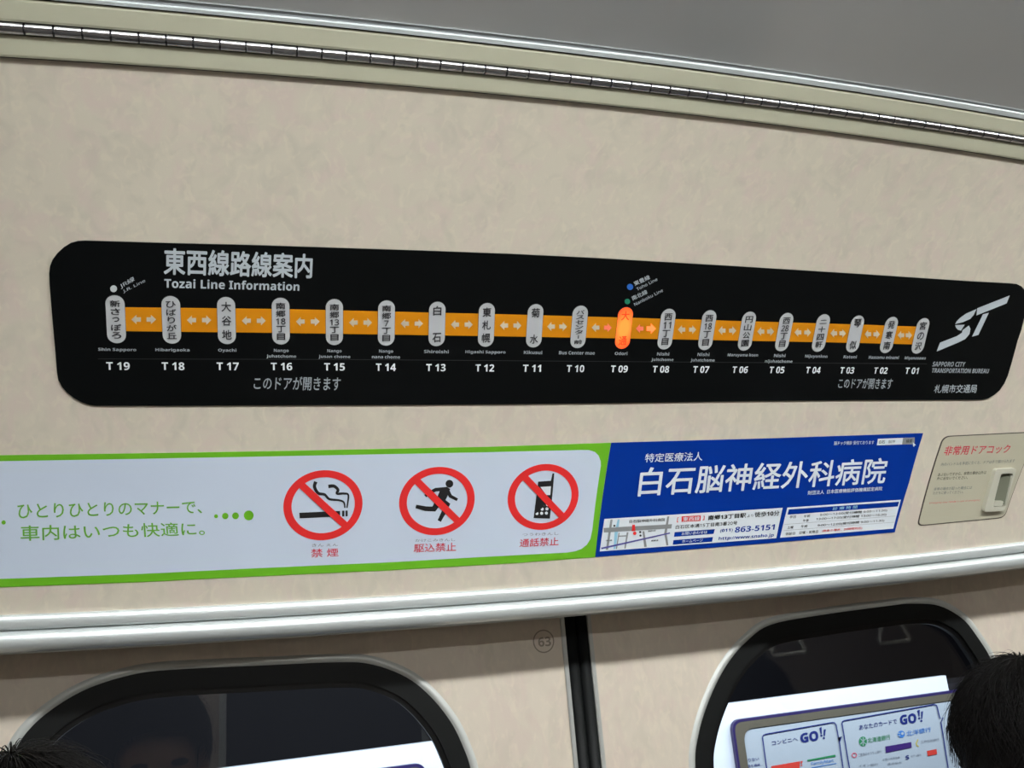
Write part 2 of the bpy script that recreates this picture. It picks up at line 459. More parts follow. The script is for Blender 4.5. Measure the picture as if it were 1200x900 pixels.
# painted flap strips with the hinge between them
t1 = struct(strip('trim_1', lambda u: E_trim(u), lambda u: E_low(u), 0.0, 0.0035, M['strip'], round_=0.0006)); tag(t1, 'cream painted metal strip below the long hinge')
sm_ = strip('shadow_gap', lambda u: E_trim(u) - 0.0016, lambda u: E_trim(u) + 0.0002, 0.0001, 0.0008, M['seam'], t1)
t2 = struct(strip('trim_2', lambda u: E_up(u), lambda u: E_alu(u), 0.0, 0.0035, M['strip'], round_=0.0006)); tag(t2, 'cream painted metal strip above the long hinge')
t3 = struct(strip('trim_3', lambda u: E_alu(u) + 0.0012, lambda u: E_alu2(u), 0.0, 0.0042, M['alu'], round_=0.0012)); tag(t3, 'pale aluminium edging strip under the ceiling')
strip('shadow_gap', lambda u: E_alu(u), lambda u: E_alu(u) + 0.0012, 0.0, 0.002, M['gap'], t3)
strip('groove', lambda u: E_alu2(u), lambda u: E_alu3(u) - 0.0012, 0.0, 0.001, M['map_grey'], t3)
strip('thin_lip', lambda u: E_alu3(u) - 0.0006, lambda u: E_alu3(u) + 0.0004, 0.0, 0.0022, M['alu'], t3)
strip('hinge_bed', lambda u: E_low(u), lambda u: E_up(u), 0.0, 0.0006, M['gap'], t1)

# long hinge: every knuckle a piece
hinge = thing('piano_hinge', 'long steel hinge running between two cream strips near the ceiling', 'hinge')
seams = [(29.3, 31), (64, 34), (98, 37), (131, 40.5), (164, 43.5), (527.5, 75.5), (555.5, 78.5), (582.5, 81.5), (610, 84.5), (636.5, 87.5), (662.5, 90.5), (1059.6, 143), (1078.5, 145.5), (1096, 148), (1113.5, 150.7), (1131.5, 153.5), (1149, 156)]
u_a = WALL.uv(seams[0])[0]; pitch = (WALL.uv(seams[16])[0] - u_a)
n_k = round(pitch / ((WALL.uv(seams[4])[0] - u_a) / 4)); pitch /= n_k
for k in range(-22, n_k + 34):
    ua = u_a + k * pitch + 0.0009; ub = u_a + (k + 1) * pitch - 0.0009
    vs, fs = [], []
    for u in (ua, ub):
        mid = (E_low(u) + E_up(u)) / 2; rr = (E_up(u) - E_low(u)) / 2 * 0.86
        for j in range(16):
            a = 2 * math.pi * j / 16
            vs.append(tuple(WALL.pt(u, mid + rr * math.cos(a), 0.0024 + rr * 0.88 * math.sin(a))))
    for j in range(16): fs.append((j, (j + 1) % 16, 16 + (j + 1) % 16, 16 + j))
    vs += vs[:]; fs += [tuple(range(32, 48)), tuple(range(48, 64))]
    me = bpy.data.meshes.new('knuckle'); me.from_pydata(vs, [], fs)
    o = link('knuckle', me, M['hinge'], hinge)
    for p in me.polygons: p.use_smooth = len(p.vertices) == 4
U = us(-1.1, 2.6, 70)
tube('pin', [WALL.pt(u, (E_low(u) + E_up(u)) / 2, 0.003) for u in U], 0.0028, M['gap'], hinge, 8)

# ceiling: rises gently from the aluminium strip to the middle of the car
cpts = []
U = us()
cy = [(0.0, 0.0), (-0.30, 0.085), (-0.70, 0.14), (-1.2, 0.15), (-1.9, 0.12), (-2.45, -0.02)]
vs, fs = [], []
for u in U:
    p = WALL.pt(u, E_alu3(u) + 0.0004, 0.002)
    for dy, dz in cy: vs.append((p.x, p.y + dy, p.z + dz))
for i in range(len(U) - 1):
    for j in range(len(cy) - 1):
        k = len(cy); fs.append((i * k + j, i * k + j + 1, (i + 1) * k + j + 1, (i + 1) * k + j))
me = bpy.data.meshes.new('ceiling'); me.from_pydata(vs, [], fs)
ceil = smooth(struct(link('ceiling', me, M['ceiling']))); tag(ceil, 'glossy grey train ceiling above the hinge strip')

# aluminium head rail over the doors
rail = struct(sweep('trim_4', [(0.004, 0.0), (-0.002, 0.0006), (-0.0042, -0.001), (-0.0052, -0.005), (-0.0048, -0.009), (-0.0038, -0.0125), (-0.0026, -0.0150), (0.012, -0.0155), (0.012, 0.0)], M['alu']))
tag(rail, 'pale aluminium rail over the doors, upper rounded band')
prof = [(0.014 + 0.0, -0.0135)]
for i in range(15):
    a = math.radians(95 + 175 * i / 14); prof.append((0.0085 + 0.0135 * math.cos(a), -0.0262 + 0.0122 * math.sin(a)))
prof += [(0.02, -0.0384), (DOOR_Y - RAIL_Y - 0.004, -0.0384), (DOOR_Y - RAIL_Y - 0.004, -0.0135)]
sweep('rounded_edge', prof, M['alu'], rail)
sweep('lower_lip', [(0.006, -0.0384), (0.0075, -0.0402), (0.011, -0.0402), (0.012, -0.0384)], M['alu_dull'], rail, False)

# ------------------------------------------------------------------ doors
def smooth_closed(top, zb, rb=0.12):
    """window outline: traced upper curve, straight sides, rounded foot"""
    t = spline(top, 5); x0, x1 = t[0][0], t[-1][0]
    foot = [(x1, zb + rb)] + [(x1 - rb + rb * math.cos(a), zb + rb + rb * math.sin(a)) for a in [-math.pi / 2 * i / 8 for i in range(1, 9)]]
    foot += [(x0 + rb - rb * math.sin(a), zb + rb - rb * math.cos(a)) for a in [math.pi / 2 * i / 8 for i in range(0, 9)]]
    return t + foot
def inset(lp, d):
    out = []; n = len(lp)
    for i in range(n):
        a = Vector(lp[i - 1]); b = Vector(lp[(i + 1) % n]); t = (b - a).normalized(); out.append((lp[i][0] + t.y * d, lp[i][1] - t.x * d))
    return out
def ring(name, plane, outer, inner, off, thick, m, parent): return slab(name, plane, [outer, inner[::-1]], off, thick, m, parent, 'uv')
def rim(name, plane, lp, w_, off, h, m, parent):
    """rounded metal rim: half-round profile swept round the outline"""
    n = len(lp); prof = [(i / 6, math.sin(math.pi * i / 6)) for i in range(7)]
    loops = [(inset(lp, w_ * t), off + h * s) for t, s in prof]
    vs = [tuple(plane.pt(p[0], p[1], o)) for l_, o in loops for p in l_]; fs = []
    for j in range(6):
        for i in range(n): fs.append((j * n + i, j * n + (i + 1) % n, (j + 1) * n + (i + 1) % n, (j + 1) * n + i))
    me = bpy.data.meshes.new(name); me.from_pydata(vs, [], fs)
    return smooth(link(name, me, m, parent))
WL = [(-0.272, -0.30), (-0.270, -0.20), (-0.262, -0.125), (-0.249, -0.09), (-0.233, -0.067), (-0.208, -0.047), (-0.174, -0.030), (-0.129, -0.0195), (-0.083, -0.0175), (0.014, -0.022), (0.117, -0.0275), (0.16, -0.035), (0.203, -0.055), (0.234, -0.082), (0.26, -0.117), (0.275, -0.15), (0.284, -0.181), (0.289, -0.23), (0.290, -0.30)]
WR = [(0.578, -0.30), (0.579, -0.218), (0.591, -0.174), (0.616, -0.129), (0.651, -0.086), (0.691, -0.055), (0.739, -0.0335), (0.83, -0.0265), (0.956, -0.0225), (1.0, -0.0225), (1.054, -0.030), (1.098, -0.055), (1.122, -0.088), (1.140, -0.125), (1.150, -0.17), (1.154, -0.23), (1.155, -0.30)]
WL = [(a * KD, b * KD) for a, b in WL]; WR = [(a * KD, b * KD) for a, b in WR]
zt, zb = 0.06, -1.70
def door(name, label, x0, x1, top):
    out = smooth_closed(top, -0.86)
    d = struct(slab(name, DOOR, [[(x0, zb), (x1, zb), (x1, zt), (x0, zt)], out[::-1]], -0.03, 0.03, M['door'], space='uv')); tag(d, label)
    rim('window_rim', DOOR, inset(out, -0.0005), 0.0105, 0.0, 0.003, M['rim'], d)
    ring('rubber_seal', DOOR, inset(out, 0.0098), inset(out, 0.034), -0.006, 0.0065, M['rubber'], d)
    ring('black_surround', DOOR, inset(out, 0.018), inset(out, 0.041), -0.012, 0.008, M['inner'], d)
    g = slab('window_glass', DOOR, [inset(out, 0.035)], -0.018, 0.004, M['glass'], d, 'uv')
    return d
d1 = door('door_1', 'left sliding door leaf in cream laminate with a rounded window', -0.62, 0.4125 * KD, WL)
d2 = door('door_2', 'right sliding door leaf in cream laminate with a rounded window', 0.4575 * KD, 1.80, WR)
for d, xa, xb in ((d1, 0.4125 * KD, 0.4185 * KD), (d2, 0.4515 * KD, 0.4575 * KD)):
    box('edge_strip', (xa, DOOR_Y - 0.003, EYE.z + zb), (xb, DOOR_Y + 0.03, EYE.z + zt), M['alu_dull'], d, 0.001)
tube('rubber_edge', [(0.4268 * KD, DOOR_Y + 0.003, EYE.z + zb), (0.4268 * KD, DOOR_Y + 0.003, EYE.z + zt)], 0.0087, M['rubber'], d1, 14)
tube('rubber_edge', [(0.4434 * KD, DOOR_Y + 0.003, EYE.z + zb), (0.4434 * KD, DOOR_Y + 0.003, EYE.z + zt)], 0.0087, M['rubber'], d2, 14)
for x0, x1, nm in ((XA, -0.62, 'wall_left_jamb'), (1.80, XB, 'wall_right_jamb')):
    struct(box(nm, (x0, DOOR_Y - 0.02, 0), (x1, DOOR_Y + 0.03, EYE.z + zt), M['door']))
# round number sticker on the left leaf
em = thing('door_number_mark', 'faint round printed number 63 on the left door leaf beside the black gap', 'sticker')
cu, cv = DOOR.uv((637, 751.5))
slab('ring', DOOR, [circ(cu, cv, 0.0155, 36), circ(cu, cv, 0.0138, 36)[::-1]], 0.0, 0.0003, M['emb'], em, 'uv')
text('number', '63', qc(638, 752, 15, 11, 0.1, -0.08), DOOR, 0.0004, M['emb'], em)

# rest of the car, behind the camera
struct(box('floor', (XA, -1.75, -0.05), (XB, 1.215, 0.0), M['floor']))
wb = struct(box('wall_back', (XA, -1.80, 0), (XB, -1.75, 2.35), M['backwall']))
tag(wb, 'opposite side wall of the train car')
for i, x in enumerate((-0.9, 0.35, 1.6)):
    f = struct(box('window_%d' % (i + 1), (x - 0.45, -1.76, 0.95), (x + 0.45, -1.74, 1.72), M['alu_dull'], None, 0.004))
    box('pane', (x - 0.42, -1.742, 0.98), (x + 0.42, -1.735, 1.69), M['inner'], f)
struct(box('wall_left', (XA - 0.05, -1.80, 0), (XA, 1.215, 2.5), M['backwall']))
struct(box('wall_right', (XB, -1.80, 0), (XB + 0.05, 1.215, 2.5), M['backwall']))

# ceiling lamps, two rows along the car
def fixture(x, y, z, tilt, label):
    t = tag(empty('ceiling_light', (x, y, z)), label, 'lamp', 'ceiling lamps in two rows'); t.rotation_euler.x = tilt
    box('housing', (-0.60, -0.055, 0.0), (0.60, 0.055, 0.03), M['alu_dull'], t, 0.004)
    box('diffuser', (-0.58, -0.04, -0.022), (0.58, 0.04, -0.001), M['diffuser'], t, 0.008)
ROWS = ((0.20, EYE.z + 0.645, 'in the row nearer the doors'), (-1.2, EYE.z + 0.67, 'in the row farther from the doors'))
for y, z, wh in ROWS:
    for x, wx in ((0.15, 'in the middle'), (1.42, 'at the right end')) if y > 0 else ((0.10, 'in the middle'),):
        fixture(x, y, z, 0.0, 'long white ceiling lamp %s, %s' % (wx, wh))

# ================================================================== ROUTE MAP SIGN
sg = thing('route_map_sign', 'long black line map sign with orange bar and nineteen station lamps', 'sign')
c8 = crop(50, 270, 8); c8b = crop(50, 390, 8); z1 = crop(1080, 310, 10); z2 = crop(1080, 400, 10)
outline = (c8((100, 896), (84, 700), (68, 500), (64, 400), (72, 330), (95, 270), (140, 210), (200, 155), (265, 115), (330, 97), (400, 93))
    + [(200, 284.6), (300, 287), (400, 290.3), (500, 293.6), (600, 297.3), (700, 302.2), (850, 311), (1000, 320.3), (1080, 325.6), (1140, 329.5)]
    + z1((1040, 218), (1110, 226), (1160, 250), (1200, 300), (1215, 380), (1198, 600), (1160, 760), (1115, 890))
    + z2((1100, 50), (1045, 250), (1000, 400), (960, 490), (905, 570), (840, 625), (770, 665), (700, 680), (600, 682), (300, 683), (0, 684))
    + [(1000, 468.6), (850, 470), (700, 472.2), (600, 473.2), (450, 474.2), (300, 474.6), (200, 475)]
    + c8b((500, 680), (440, 672), (370, 648), (300, 610), (235, 560), (185, 505), (150, 440), (138, 370), (128, 250)))
slab('sign_face', WALL, [outline], 0.0, 0.0016, M['sign'], sg)
SO = 0.0018
def interp(tab, x):
    if x <= tab[0][0]: a, b = tab[0], tab[1]
    else:
        for a, b in zip(tab, tab[1:]):
            if x <= b[0]: break
    return a[1] + (b[1] - a[1]) * (x - a[0]) / (b[0] - a[0])
xs = [136, 201, 265.5, 329, 391.7, 452.5, 511.7, 569.5, 626, 678, 730.5, 780.3, 828, 874.4, 918, 961, 1001, 1040.6, 1077.5]
slp = [(64, 0.065), (136, 0.046), (329, 0.015), (570, -0.035), (680, -0.085), (780, -0.135), (900, -0.18), (1000, -0.21), (1078, -0.235)]
ptop = [(136, 345.3), (329, 348.3), (570, 354.5), (626, 355.8), (780, 361.3), (961, 367.7), (1078, 372.3)]
pbot = [(136, 401.4), (329, 402.9), (570, 405.6), (780, 408.8), (961, 411.6), (1078, 413.8)]
otop = [(136, 359.3), (329, 361.6), (600, 368), (800, 373.8), (1000, 379.8), (1090, 383)]
obot = [(136, 387.3), (329, 389.5), (600, 393.7), (800, 397.3), (1000, 401.2), (1090, 403.5)]
codey = [(136, 428.3), (329, 428.9), (570, 430.6), (780, 432.2), (1078, 434)]
romy = [(136, 408.9), (570, 411.8), (680, 413), (874, 415.4), (1078, 419)]
width = lambda x: 22.2 + (14.2 - 22.2) * (x - 136) / 942
names = [['新', 'さ', 'っ', 'ぽ', 'ろ'], ['ひ', 'ば', 'り', 'が', '丘'], ['大', '谷', '地'], ['南', '郷', '18', '丁', '目'], ['南', '郷', '13', '丁', '目'], ['南', '郷', '7', '丁', '目'],
         ['白', '石'], ['東', '札', '幌'], ['菊', '水'], ['バ', 'ス', 'セ', 'ン', 'タ', '|', '前'], ['大', '通'], ['西', '11', '丁', '目'], ['西', '18', '丁', '目'], ['円', '山', '公', '園'],
         ['西', '28', '丁', '目'], ['二', '十', '四', '軒'], ['琴', '似'], ['発', '寒', '南'], ['宮', 'の', '沢']]
roma = [['Shin Sapporo'], ['Hibarigaoka'], ['Oyachi'], ['Nango', 'juhatchome'], ['Nango', 'jusan chome'], ['Nango', 'nana chome'], ['Shiroishi'], ['Higashi Sapporo'], ['Kikusui'],
        ['Bus Center mae'], ['Odori'], ['Nishi', 'juitchome'], ['Nishi', 'juhatchome'], ['Maruyama koen'], ['Nishi', 'nijuhatchome'], ['Nijuyonken'], ['Kotoni'], ['Hassamu minami'], ['Miyanosawa']]
scale_x = lambda x: 1 + (0.66 - 1) * (x - 136) / 942       # how much the sign foreshortens towards its right end
# orange line, one piece between each pair of stations
for i in range(18):
    xa, xb = xs[i], xs[i + 1]; lit = i == 10
    q = []
    for x, tab, e in ((xa, otop, 0.6), (xb, otop, -0.6), (xb, obot, -0.6), (xa, obot, 0.6)):
        y = interp(tab, x); mid = (interp(otop, x) + interp(obot, x)) / 2; q.append((x + e + interp(slp, x) * (y - mid), y))
    sgm = slab('line_segment', WALL, [q], SO - 0.0002, 0.0004, M['orange'], sg)
    wa, wb_ = width(xa) / 2, width(xb) / 2
    cxm = (xa + wa + xb - wb_) / 2; gapw = (xb - wb_) - (xa + wa); cym = (interp(otop, cxm) + interp(obot, cxm)) / 2
    s = scale_x(cxm)
    for side in (-1, 1):
        ax = cxm + side * gapw * 0.195; h = 5.5 * (0.72 + 0.28 * s); w_ = 6.0 * s
        mm = M['arrow']
        if i == 10: mm = M['arrow_lit'] if side == 1 else M['arrow_pink']
        if i == 9 and side == 1: mm = M['arrow_pink']
        if i == 10 and side == 1: h *= 1.15; w_ *= 1.2
        d = side
        P = [(ax + d * w_, cym), (ax, cym - h), (ax, cym - h * 0.45), (ax - d * w_ * 0.85, cym - h * 0.45), (ax - d * w_ * 0.85, cym + h * 0.45), (ax, cym + h * 0.45), (ax, cym + h)]
        ar = slab('arrow_lamp', WALL, [P], SO + 0.0002, 0.0003, mm, sgm)
        if i == 10 and side == 1: tag(ar, 'glowing orange-red arrow pointing right')
# station lamps
for i, x in enumerate(xs):
    t, b = interp(ptop, x), interp(pbot, x); s = interp(slp, x); mid = (t + b) / 2
    W = width(x) / 2
    c_uv = WALL.uv((x, mid)); top = WALL.uv((x + s * (t - mid), t)); bot = WALL.uv((x + s * (b - mid), b))
    hw = (WALL.uv((x + W, mid))[0] - WALL.uv((x - W, mid))[0]) / 2
    ax = Vector(top) - Vector(bot); L = ax.length; ax.normalize(); sx = Vector((ax.y, -ax.x))
    C = (Vector(top) + Vector(bot)) / 2
    lp = []
    for k in range(13):
        a = math.pi * k / 12; q = C + ax * (L / 2 - hw) + sx * (hw * math.cos(a)) + ax * (hw * math.sin(a)); lp.append((q.x, q.y))
    for k in range(13):
        a = math.pi * k / 12; q = C - ax * (L / 2 - hw) - sx * (hw * math.cos(a)) - ax * (hw * math.sin(a)); lp.append((q.x, q.y))
    p = slab('station_lamp', WALL, [lp], SO, 0.0006, M['pill_red'] if i == 10 else M['pill'], sg, 'uv')
    grow = [tuple(C + (Vector(q) - C) * 1.0 + (Vector(q) - C).normalized() * 0.0006) for q in lp]
    slab('lamp_border', WALL, [grow], SO - 0.0001, 0.0004, M['ink'], p, 'uv')
    if i == 10: tag(p, 'glowing red-orange lamp window of the current station')
    cells = names[i]; n = len(cells); ms = []
    usable = L - hw * 1.0; pos = [0.5 - (k + 0.5) / n for k in range(n)]
    if n == 2: pos = [0.37, -0.37]
    elif n == 3: pos = [0.36, 0.0, -0.36]
    ch = min(usable / n * 0.84, hw * 1.2); cw = hw * 1.08
    for k, ctext in enumerate(cells):
        g = glyphs(grotesk(ctext, False), 0.02)
        vx = [v.co.x for v in g.vertices]; vy = [v.co.y for v in g.vertices]
        gx, gy = (min(vx) + max(vx)) / 2, (min(vy) + max(vy)) / 2
        bw, bh = max(vx) - min(vx), max(vy) - min(vy)
        if ctext == '|': fx, fy = 0.0012 / bw, ch * 0.75 / bh
        elif ctext in 'っ': fx = fy = ch * 0.72 / bh
        elif len(ctext) == 2: fx, fy = cw / bw, ch * 0.95 / bh
        elif ctext in '二十': fx, fy = cw / bw, ch * (0.6 if ctext == '二' else 0.95) / bh
        elif ctext == '7': fx, fy = cw * 0.5 / bw, ch * 0.95 / bh
        else: fx, fy = cw / max(bw, 0.8), ch / max(bh, 0.8)
        cc = C + ax * (pos[k] * usable)
        for v in g.vertices:
            q = cc + sx * ((v.co.x - gx) * fx) + ax * ((v.co.y - gy) * fy); v.co = WALL.pt(q.x, q.y, SO + 0.0008 + v.co.z)
        ms.append(g)
    join('name_print', ms, M['red_ink'] if i == 10 else M['glyph'], p)
    # code under the lamp
    y = interp(codey, x); dx = s * (y - mid) * 1.02; cw_ = 27.5 + (15.5 - 27.5) * (x - 136) / 942 if i < 99 else 0
    text('station_code', 'T %02d' % (19 - i), qc(x + dx, y, cw_, 9.3 - 1.8 * (x - 136) / 942, s, interp([(136, 0.01), (570, 0.01), (1078, 0.01)], x)), WALL, SO, M['code'], sg, 0.028)
    for k, line in enumerate(roma[i]):
        y = interp(romy, x) + (k * 6.6 if len(roma[i]) == 2 else 0); dx = s * (y - mid)
        per = 3.72 * scale_x(x)
        hgt = 4.6 if 'y' in line or 'g' in line or 'p' in line or 'j' in line else 3.9
        text('romanised_name', line, qc(x + dx, y + (0.5 if hgt > 4 else 0), per * len(line), hgt, s, 0.012), WALL, SO, M['sign_dim'], sg, 0.012)
multi('faint_line', WALL, [stroke([(115, 420), (400, 420.7), (700, 423), (1085, 426)], 0.7)], SO, M['sign_line'], sg)
text('title', '東西線路線案内', [(191.9, 321.3), (192.2, 289.5), (366.6, 297), (365.5, 325.8)], WALL, SO, M['sign_print'], sg, 0.03)
text('subtitle', 'Tozai Line Information', [(192.7, 336.6), (192.7, 325.5), (351, 330), (350.6, 340.2)], WALL, SO, M['sign_print'], sg, 0.022)
text('door_side_notice', 'このドアが開きます', [(297, 456), (298, 440.5), (399.5, 441), (398.5, 457.5)], WALL, SO, M['sign_dim'], sg, 0.012)
text('door_side_notice', 'このドアが開きます', [(980.8, 454.6), (982.5, 442.7), (1046, 442.7), (1043.5, 455.8)], WALL, SO, M['sign_dim'], sg, 0.012)
text('bureau_name', '札幌市交通局', [(1093, 460), (1095, 450.4), (1144.4, 450), (1142.6, 460)], WALL, SO, M['sign_print'], sg, 0.008)
text('bureau_name', 'SAPPORO CITY', [(1091.3, 429), (1092.8, 423.3), (1130.5, 423.7), (1129.2, 429.2)], WALL, SO, M['sign_dim'], sg)
text('bureau_name', 'TRANSPORTATION BUREAU', [(1090.3, 436.3), (1091.6, 431), (1158.2, 431.8), (1157, 437)], WALL, SO, M['sign_dim'], sg)
logo = [z1((640, 508), (1022, 357), (985, 450), (632, 592)), z1((708, 578), (777, 560), (655, 820), (580, 840)),
        z1((632, 517), (510, 570), (440, 620), (400, 660), (383, 693), (470, 672), (560, 632), (600, 585)),
        z1((383, 705), (495, 700), (450, 770), (415, 760), (392, 735)),
        z1((543, 710), (562, 750), (550, 810), (500, 870), (430, 905), (165, 1015), (205, 910), (250, 893), (400, 835), (462, 795), (468, 765))]
multi('logo', WALL, logo, SO, M['sign_print'], sg)
for px, r, mm in (((133.4, 337.8), 4.0, 'grey_dot'), ((737.7, 335.7), 3.6, 'blue_dot'), ((734.5, 352.8), 3.2, 'green_dot')):
    slab('transfer_dot', WALL, [circ(px[0], px[1], r, 20)], SO - 0.0002, 0.0003, M[mm], sg)
for s_, bl, br, up in (('JR線', (142.3, 338.3), (158.8, 328.6), (-2.6, -5.6)), ('J.R. Line', (145.2, 343.2), (171, 330.2), (-1.6, -3.8)),
                       ('東豊線', (743.4, 334.6), (761.6, 326.2), (-2.2, -4.8)), ('Toho Line', (746.2, 340.2), (770, 328), (-1.5, -3.3)),
                       ('南北線', (741, 351.8), (758.5, 343.4), (-2.1, -4.8)), ('Nanboku Line', (743.4, 358), (776.5, 341), (-1.5, -3.3))):
    text('transfer_name', s_, qb(bl, br, up), WALL, SO, M['sign_print'], sg, 0.008)

# ================================================================== MANNER POSTER (green and white)
mp = thing('manner_poster', 'long white and green poster with three red prohibition circles', 'poster')
k2 = crop(310, 520, 4.615); k3 = crop(560, 510, 4.615)
slab('sheet', WALL, [[(-90, 534.3), (0, 533.4), (160, 531.2), (310, 528.8), (570, 523.6), (715.7, 518.8), (697.2, 652.8), (600, 660), (460, 668), (300, 675.3), (160, 682.2), (0, 688), (-90, 691)]], 0.0, 0.0006, M['poster_green'], mp)
PO = 0.0009
slab('white_field', WALL, [[(-90, 541.6), (0, 540.3), (160, 537.6), (310, 534.8), (570, 529.8), (680, 527.2)] + k3((600, 80), (632, 90), (652, 110), (663, 140), (664, 165), (640, 330), (618, 510), (608, 560), (588, 592), (560, 614), (525, 627), (480, 634)) + [(560, 652.8), (460, 658.6), (310, 665.3), (160, 672.6), (0, 678.2), (-90, 681)]], 0.0006, 0.0001, M['poster_white'], mp)
g1 = crop(0, 500, 4)
def G(*p): return g1(*p)
text('slogan', 'ひとりひとりのマナーで、', G((85, 430), (82, 360), (945, 345), (948, 405)), WALL, PO, M['text_green'], mp, 0.008)
text('slogan', '車内はいつも快適に。', G((98, 535), (96, 462), (955, 445), (962, 508)), WALL, PO, M['text_green'], mp, 0.008)
for (cx, cy_, r) in ((1013, 419, 9), (1056, 418, 15), (1104, 417, 16), (1166, 415, 23), (18, 448, 10)):
    px = G((cx, cy_))[0]; slab('green_dot', WALL, [circ(px[0], px[1], r / 4, 18)], PO - 0.0002, 0.0002, M['poster_green'], mp)
def prohib(cx, cy_, rx, ry, title, ruby, tq, rq, draw):
    t0 = WALL.uv((cx, cy_)); ru = (WALL.uv((cx + rx, cy_))[0] - WALL.uv((cx - rx, cy_))[0]) / 2; rv = (WALL.uv((cx, cy_ - ry))[1] - WALL.uv((cx, cy_ + ry))[1]) / 2
    r = (ru + rv) / 2
    o = slab('prohibition_ring', WALL, [circ(t0[0], t0[1], ru, 56, rv), circ(t0[0], t0[1], ru * 0.8, 56, rv * 0.8)[::-1]], PO, 0.0002, M['red'], mp, 'uv')
    a = r * 0.62; wdt = r * 0.19
    multi('slash', WALL, [stroke([(t0[0] - a, t0[1] + a), (t0[0] + a, t0[1] - a)], wdt)], PO + 0.0003, M['red'], o, 'uv')
    multi('pictogram', WALL, draw, PO + 0.0001, M['ink'], o)
    text('caption', title, tq, WALL, PO, M['text_red'], mp, 0.012)
    text('caption_reading', ruby, rq, WALL, PO, M['text_grey'], mp, 0.0)
    return o
sm = [k2((188, 372), (408, 362), (408, 392), (190, 402)), k2((419, 361), (431, 360), (431, 392), (419, 392)), k2((438, 360), (449, 360), (449, 391), (438, 392)),
      stroke(spline(k2((277, 204), (270, 232), (290, 266), (325, 274), (350, 298), (400, 304), (428, 315), (434, 346))), 4.2, 1.6),
      stroke(spline(k2((345, 230), (375, 228), (397, 248), (392, 268), (430, 268), (453, 278), (445, 346))), 4.2, 1.6)]
prohib(379, 591.7, 46.3, 41, '禁 煙', 'きん えん', k2((252, 615), (250, 568), (398, 563), (400, 608)), k2((257, 557), (256, 540), (396, 538), (397, 552)), sm)
run = [k2(*circ(999, 215, 21, 18)),
       k2((955, 236), (985, 232), (1003, 244), (985, 290), (962, 330), (925, 318), (938, 275)),
       stroke(k2((975, 244), (925, 247), (895, 262), (868, 282)), 4.6, 3.4), stroke(k2((985, 246), (1005, 283), (1042, 302)), 4.8, 3.4),
       stroke(k2((945, 305), (915, 352), (870, 350), (818, 338)), 8.0, 4.2), stroke(k2((945, 300), (990, 328), (968, 370), (944, 417)), 7.5, 4.2)]
prohib(512.4, 586.8, 44.2, 39.9, '駆込禁止', 'かけこみきんし', k2((805, 587), (808, 541), (1035, 532), (1035, 580)), k2((815, 530), (815, 515), (1030, 510), (1030, 525)), run)
ph = [k3((325, 250), (394, 245), (402, 205), (412, 205), (400, 340), (388, 450), (300, 447))]
o3 = prohib(636.7, 582.0, 41.4, 38.5, '通話禁止', 'つうわきんし', k3((222, 605), (228, 560), (436, 550), (435, 595)), k3((240, 545), (240, 530), (435, 522), (435, 538)), ph)
keys = [k3((333, 279), (394, 275), (390, 322), (328, 324))] + [k3(*circ(327 - 3 * r_ + 25.5 * c_, 354 + 22.7 * r_ - 1.0 * c_, 8.5, 14)) for r_ in range(4) for c_ in range(3)]
multi('screen_and_keys', WALL, keys, PO + 0.0002, M['white'], o3)

# ================================================================== HOSPITAL ADVERT (blue)
ha = thing('hospital_poster', 'blue clinic advert with large white characters, street map and hours table', 'poster')
slab('sheet', WALL, [[(716.2, 518.7), (900, 513.6), (1081.5, 507.5), (1065, 565), (1048.2, 623.6), (900, 636.4), (697.4, 652.7)]], 0.0, 0.0007, M['blue'], ha)
h6 = crop(690, 500, 6); h5 = crop(880, 490, 5.695); mm_ = crop(690, 590, 10); t8 = crop(780, 590, 8.571); tb = crop(910, 580, 8)
text('clinic_type', '特定医療法人', h6((390, 250), (398, 188), (800, 175), (795, 238)), WALL, PO, M['white'], ha, 0.012)
text('clinic_name', '白石脳神経外科病院', h6((340, 490), (365, 286))[:2] + h5((918, 262), (888, 434)), WALL, PO, M['white'], ha, 0.018)
text('accreditation', '財団法人  日本医療機能評価機構認定病院', h5((375, 512), (378, 483), (875, 455), (872, 481)), WALL, PO, M['white'], ha)
text('small_notice', '脳ドック検診 受付ております', h5((550, 180), (553, 153), (820, 148), (818, 172)), WALL, PO, M['white'], ha)
sb = slab('search_box', WALL, [h5((838, 180), (845, 137), (1090, 128), (1088, 172))], 0.0007, 0.0002, M['white'], ha)
slab('search_button', WALL, [h5((1006, 174), (1012, 131), (1090, 128), (1088, 171))], 0.0009, 0.0001, M['map_grey'], sb)
text('search_word', '白石', h5((850, 170), (853, 147), (892, 145), (889, 168)), WALL, 0.0011, M['ink'], sb)
text('search_word', '脳神', h5((912, 167), (915, 145), (960, 142), (957, 165)), WALL, 0.0011, M['map_grey'], sb)
text('search_word', '検索', h5((1030, 165), (1033, 140), (1075, 138), (1072, 162)), WALL, 0.0012, M['ink'], sb, 0.01)
multi('cursor', WALL, [h5((1076, 158), (1098, 180), (1088, 180), (1084, 190), (1078, 186))], 0.0013, M['white'], sb)
ib = slab('address_box', WALL, [mm_((180, 180))[:1] + t8((1172, 42), (1108, 347)) + mm_((125, 560))], 0.0007, 0.0002, M['white'], ha)
QO = 0.0011
def prt(nm, polys, mat_, o=QO): return multi(nm, WALL, polys, o, M[mat_], ib)
prt('map_river', [mm_((335, 185), (358, 183), (338, 330), (318, 480), (308, 530), (285, 535), (298, 330))], 'map_blue')
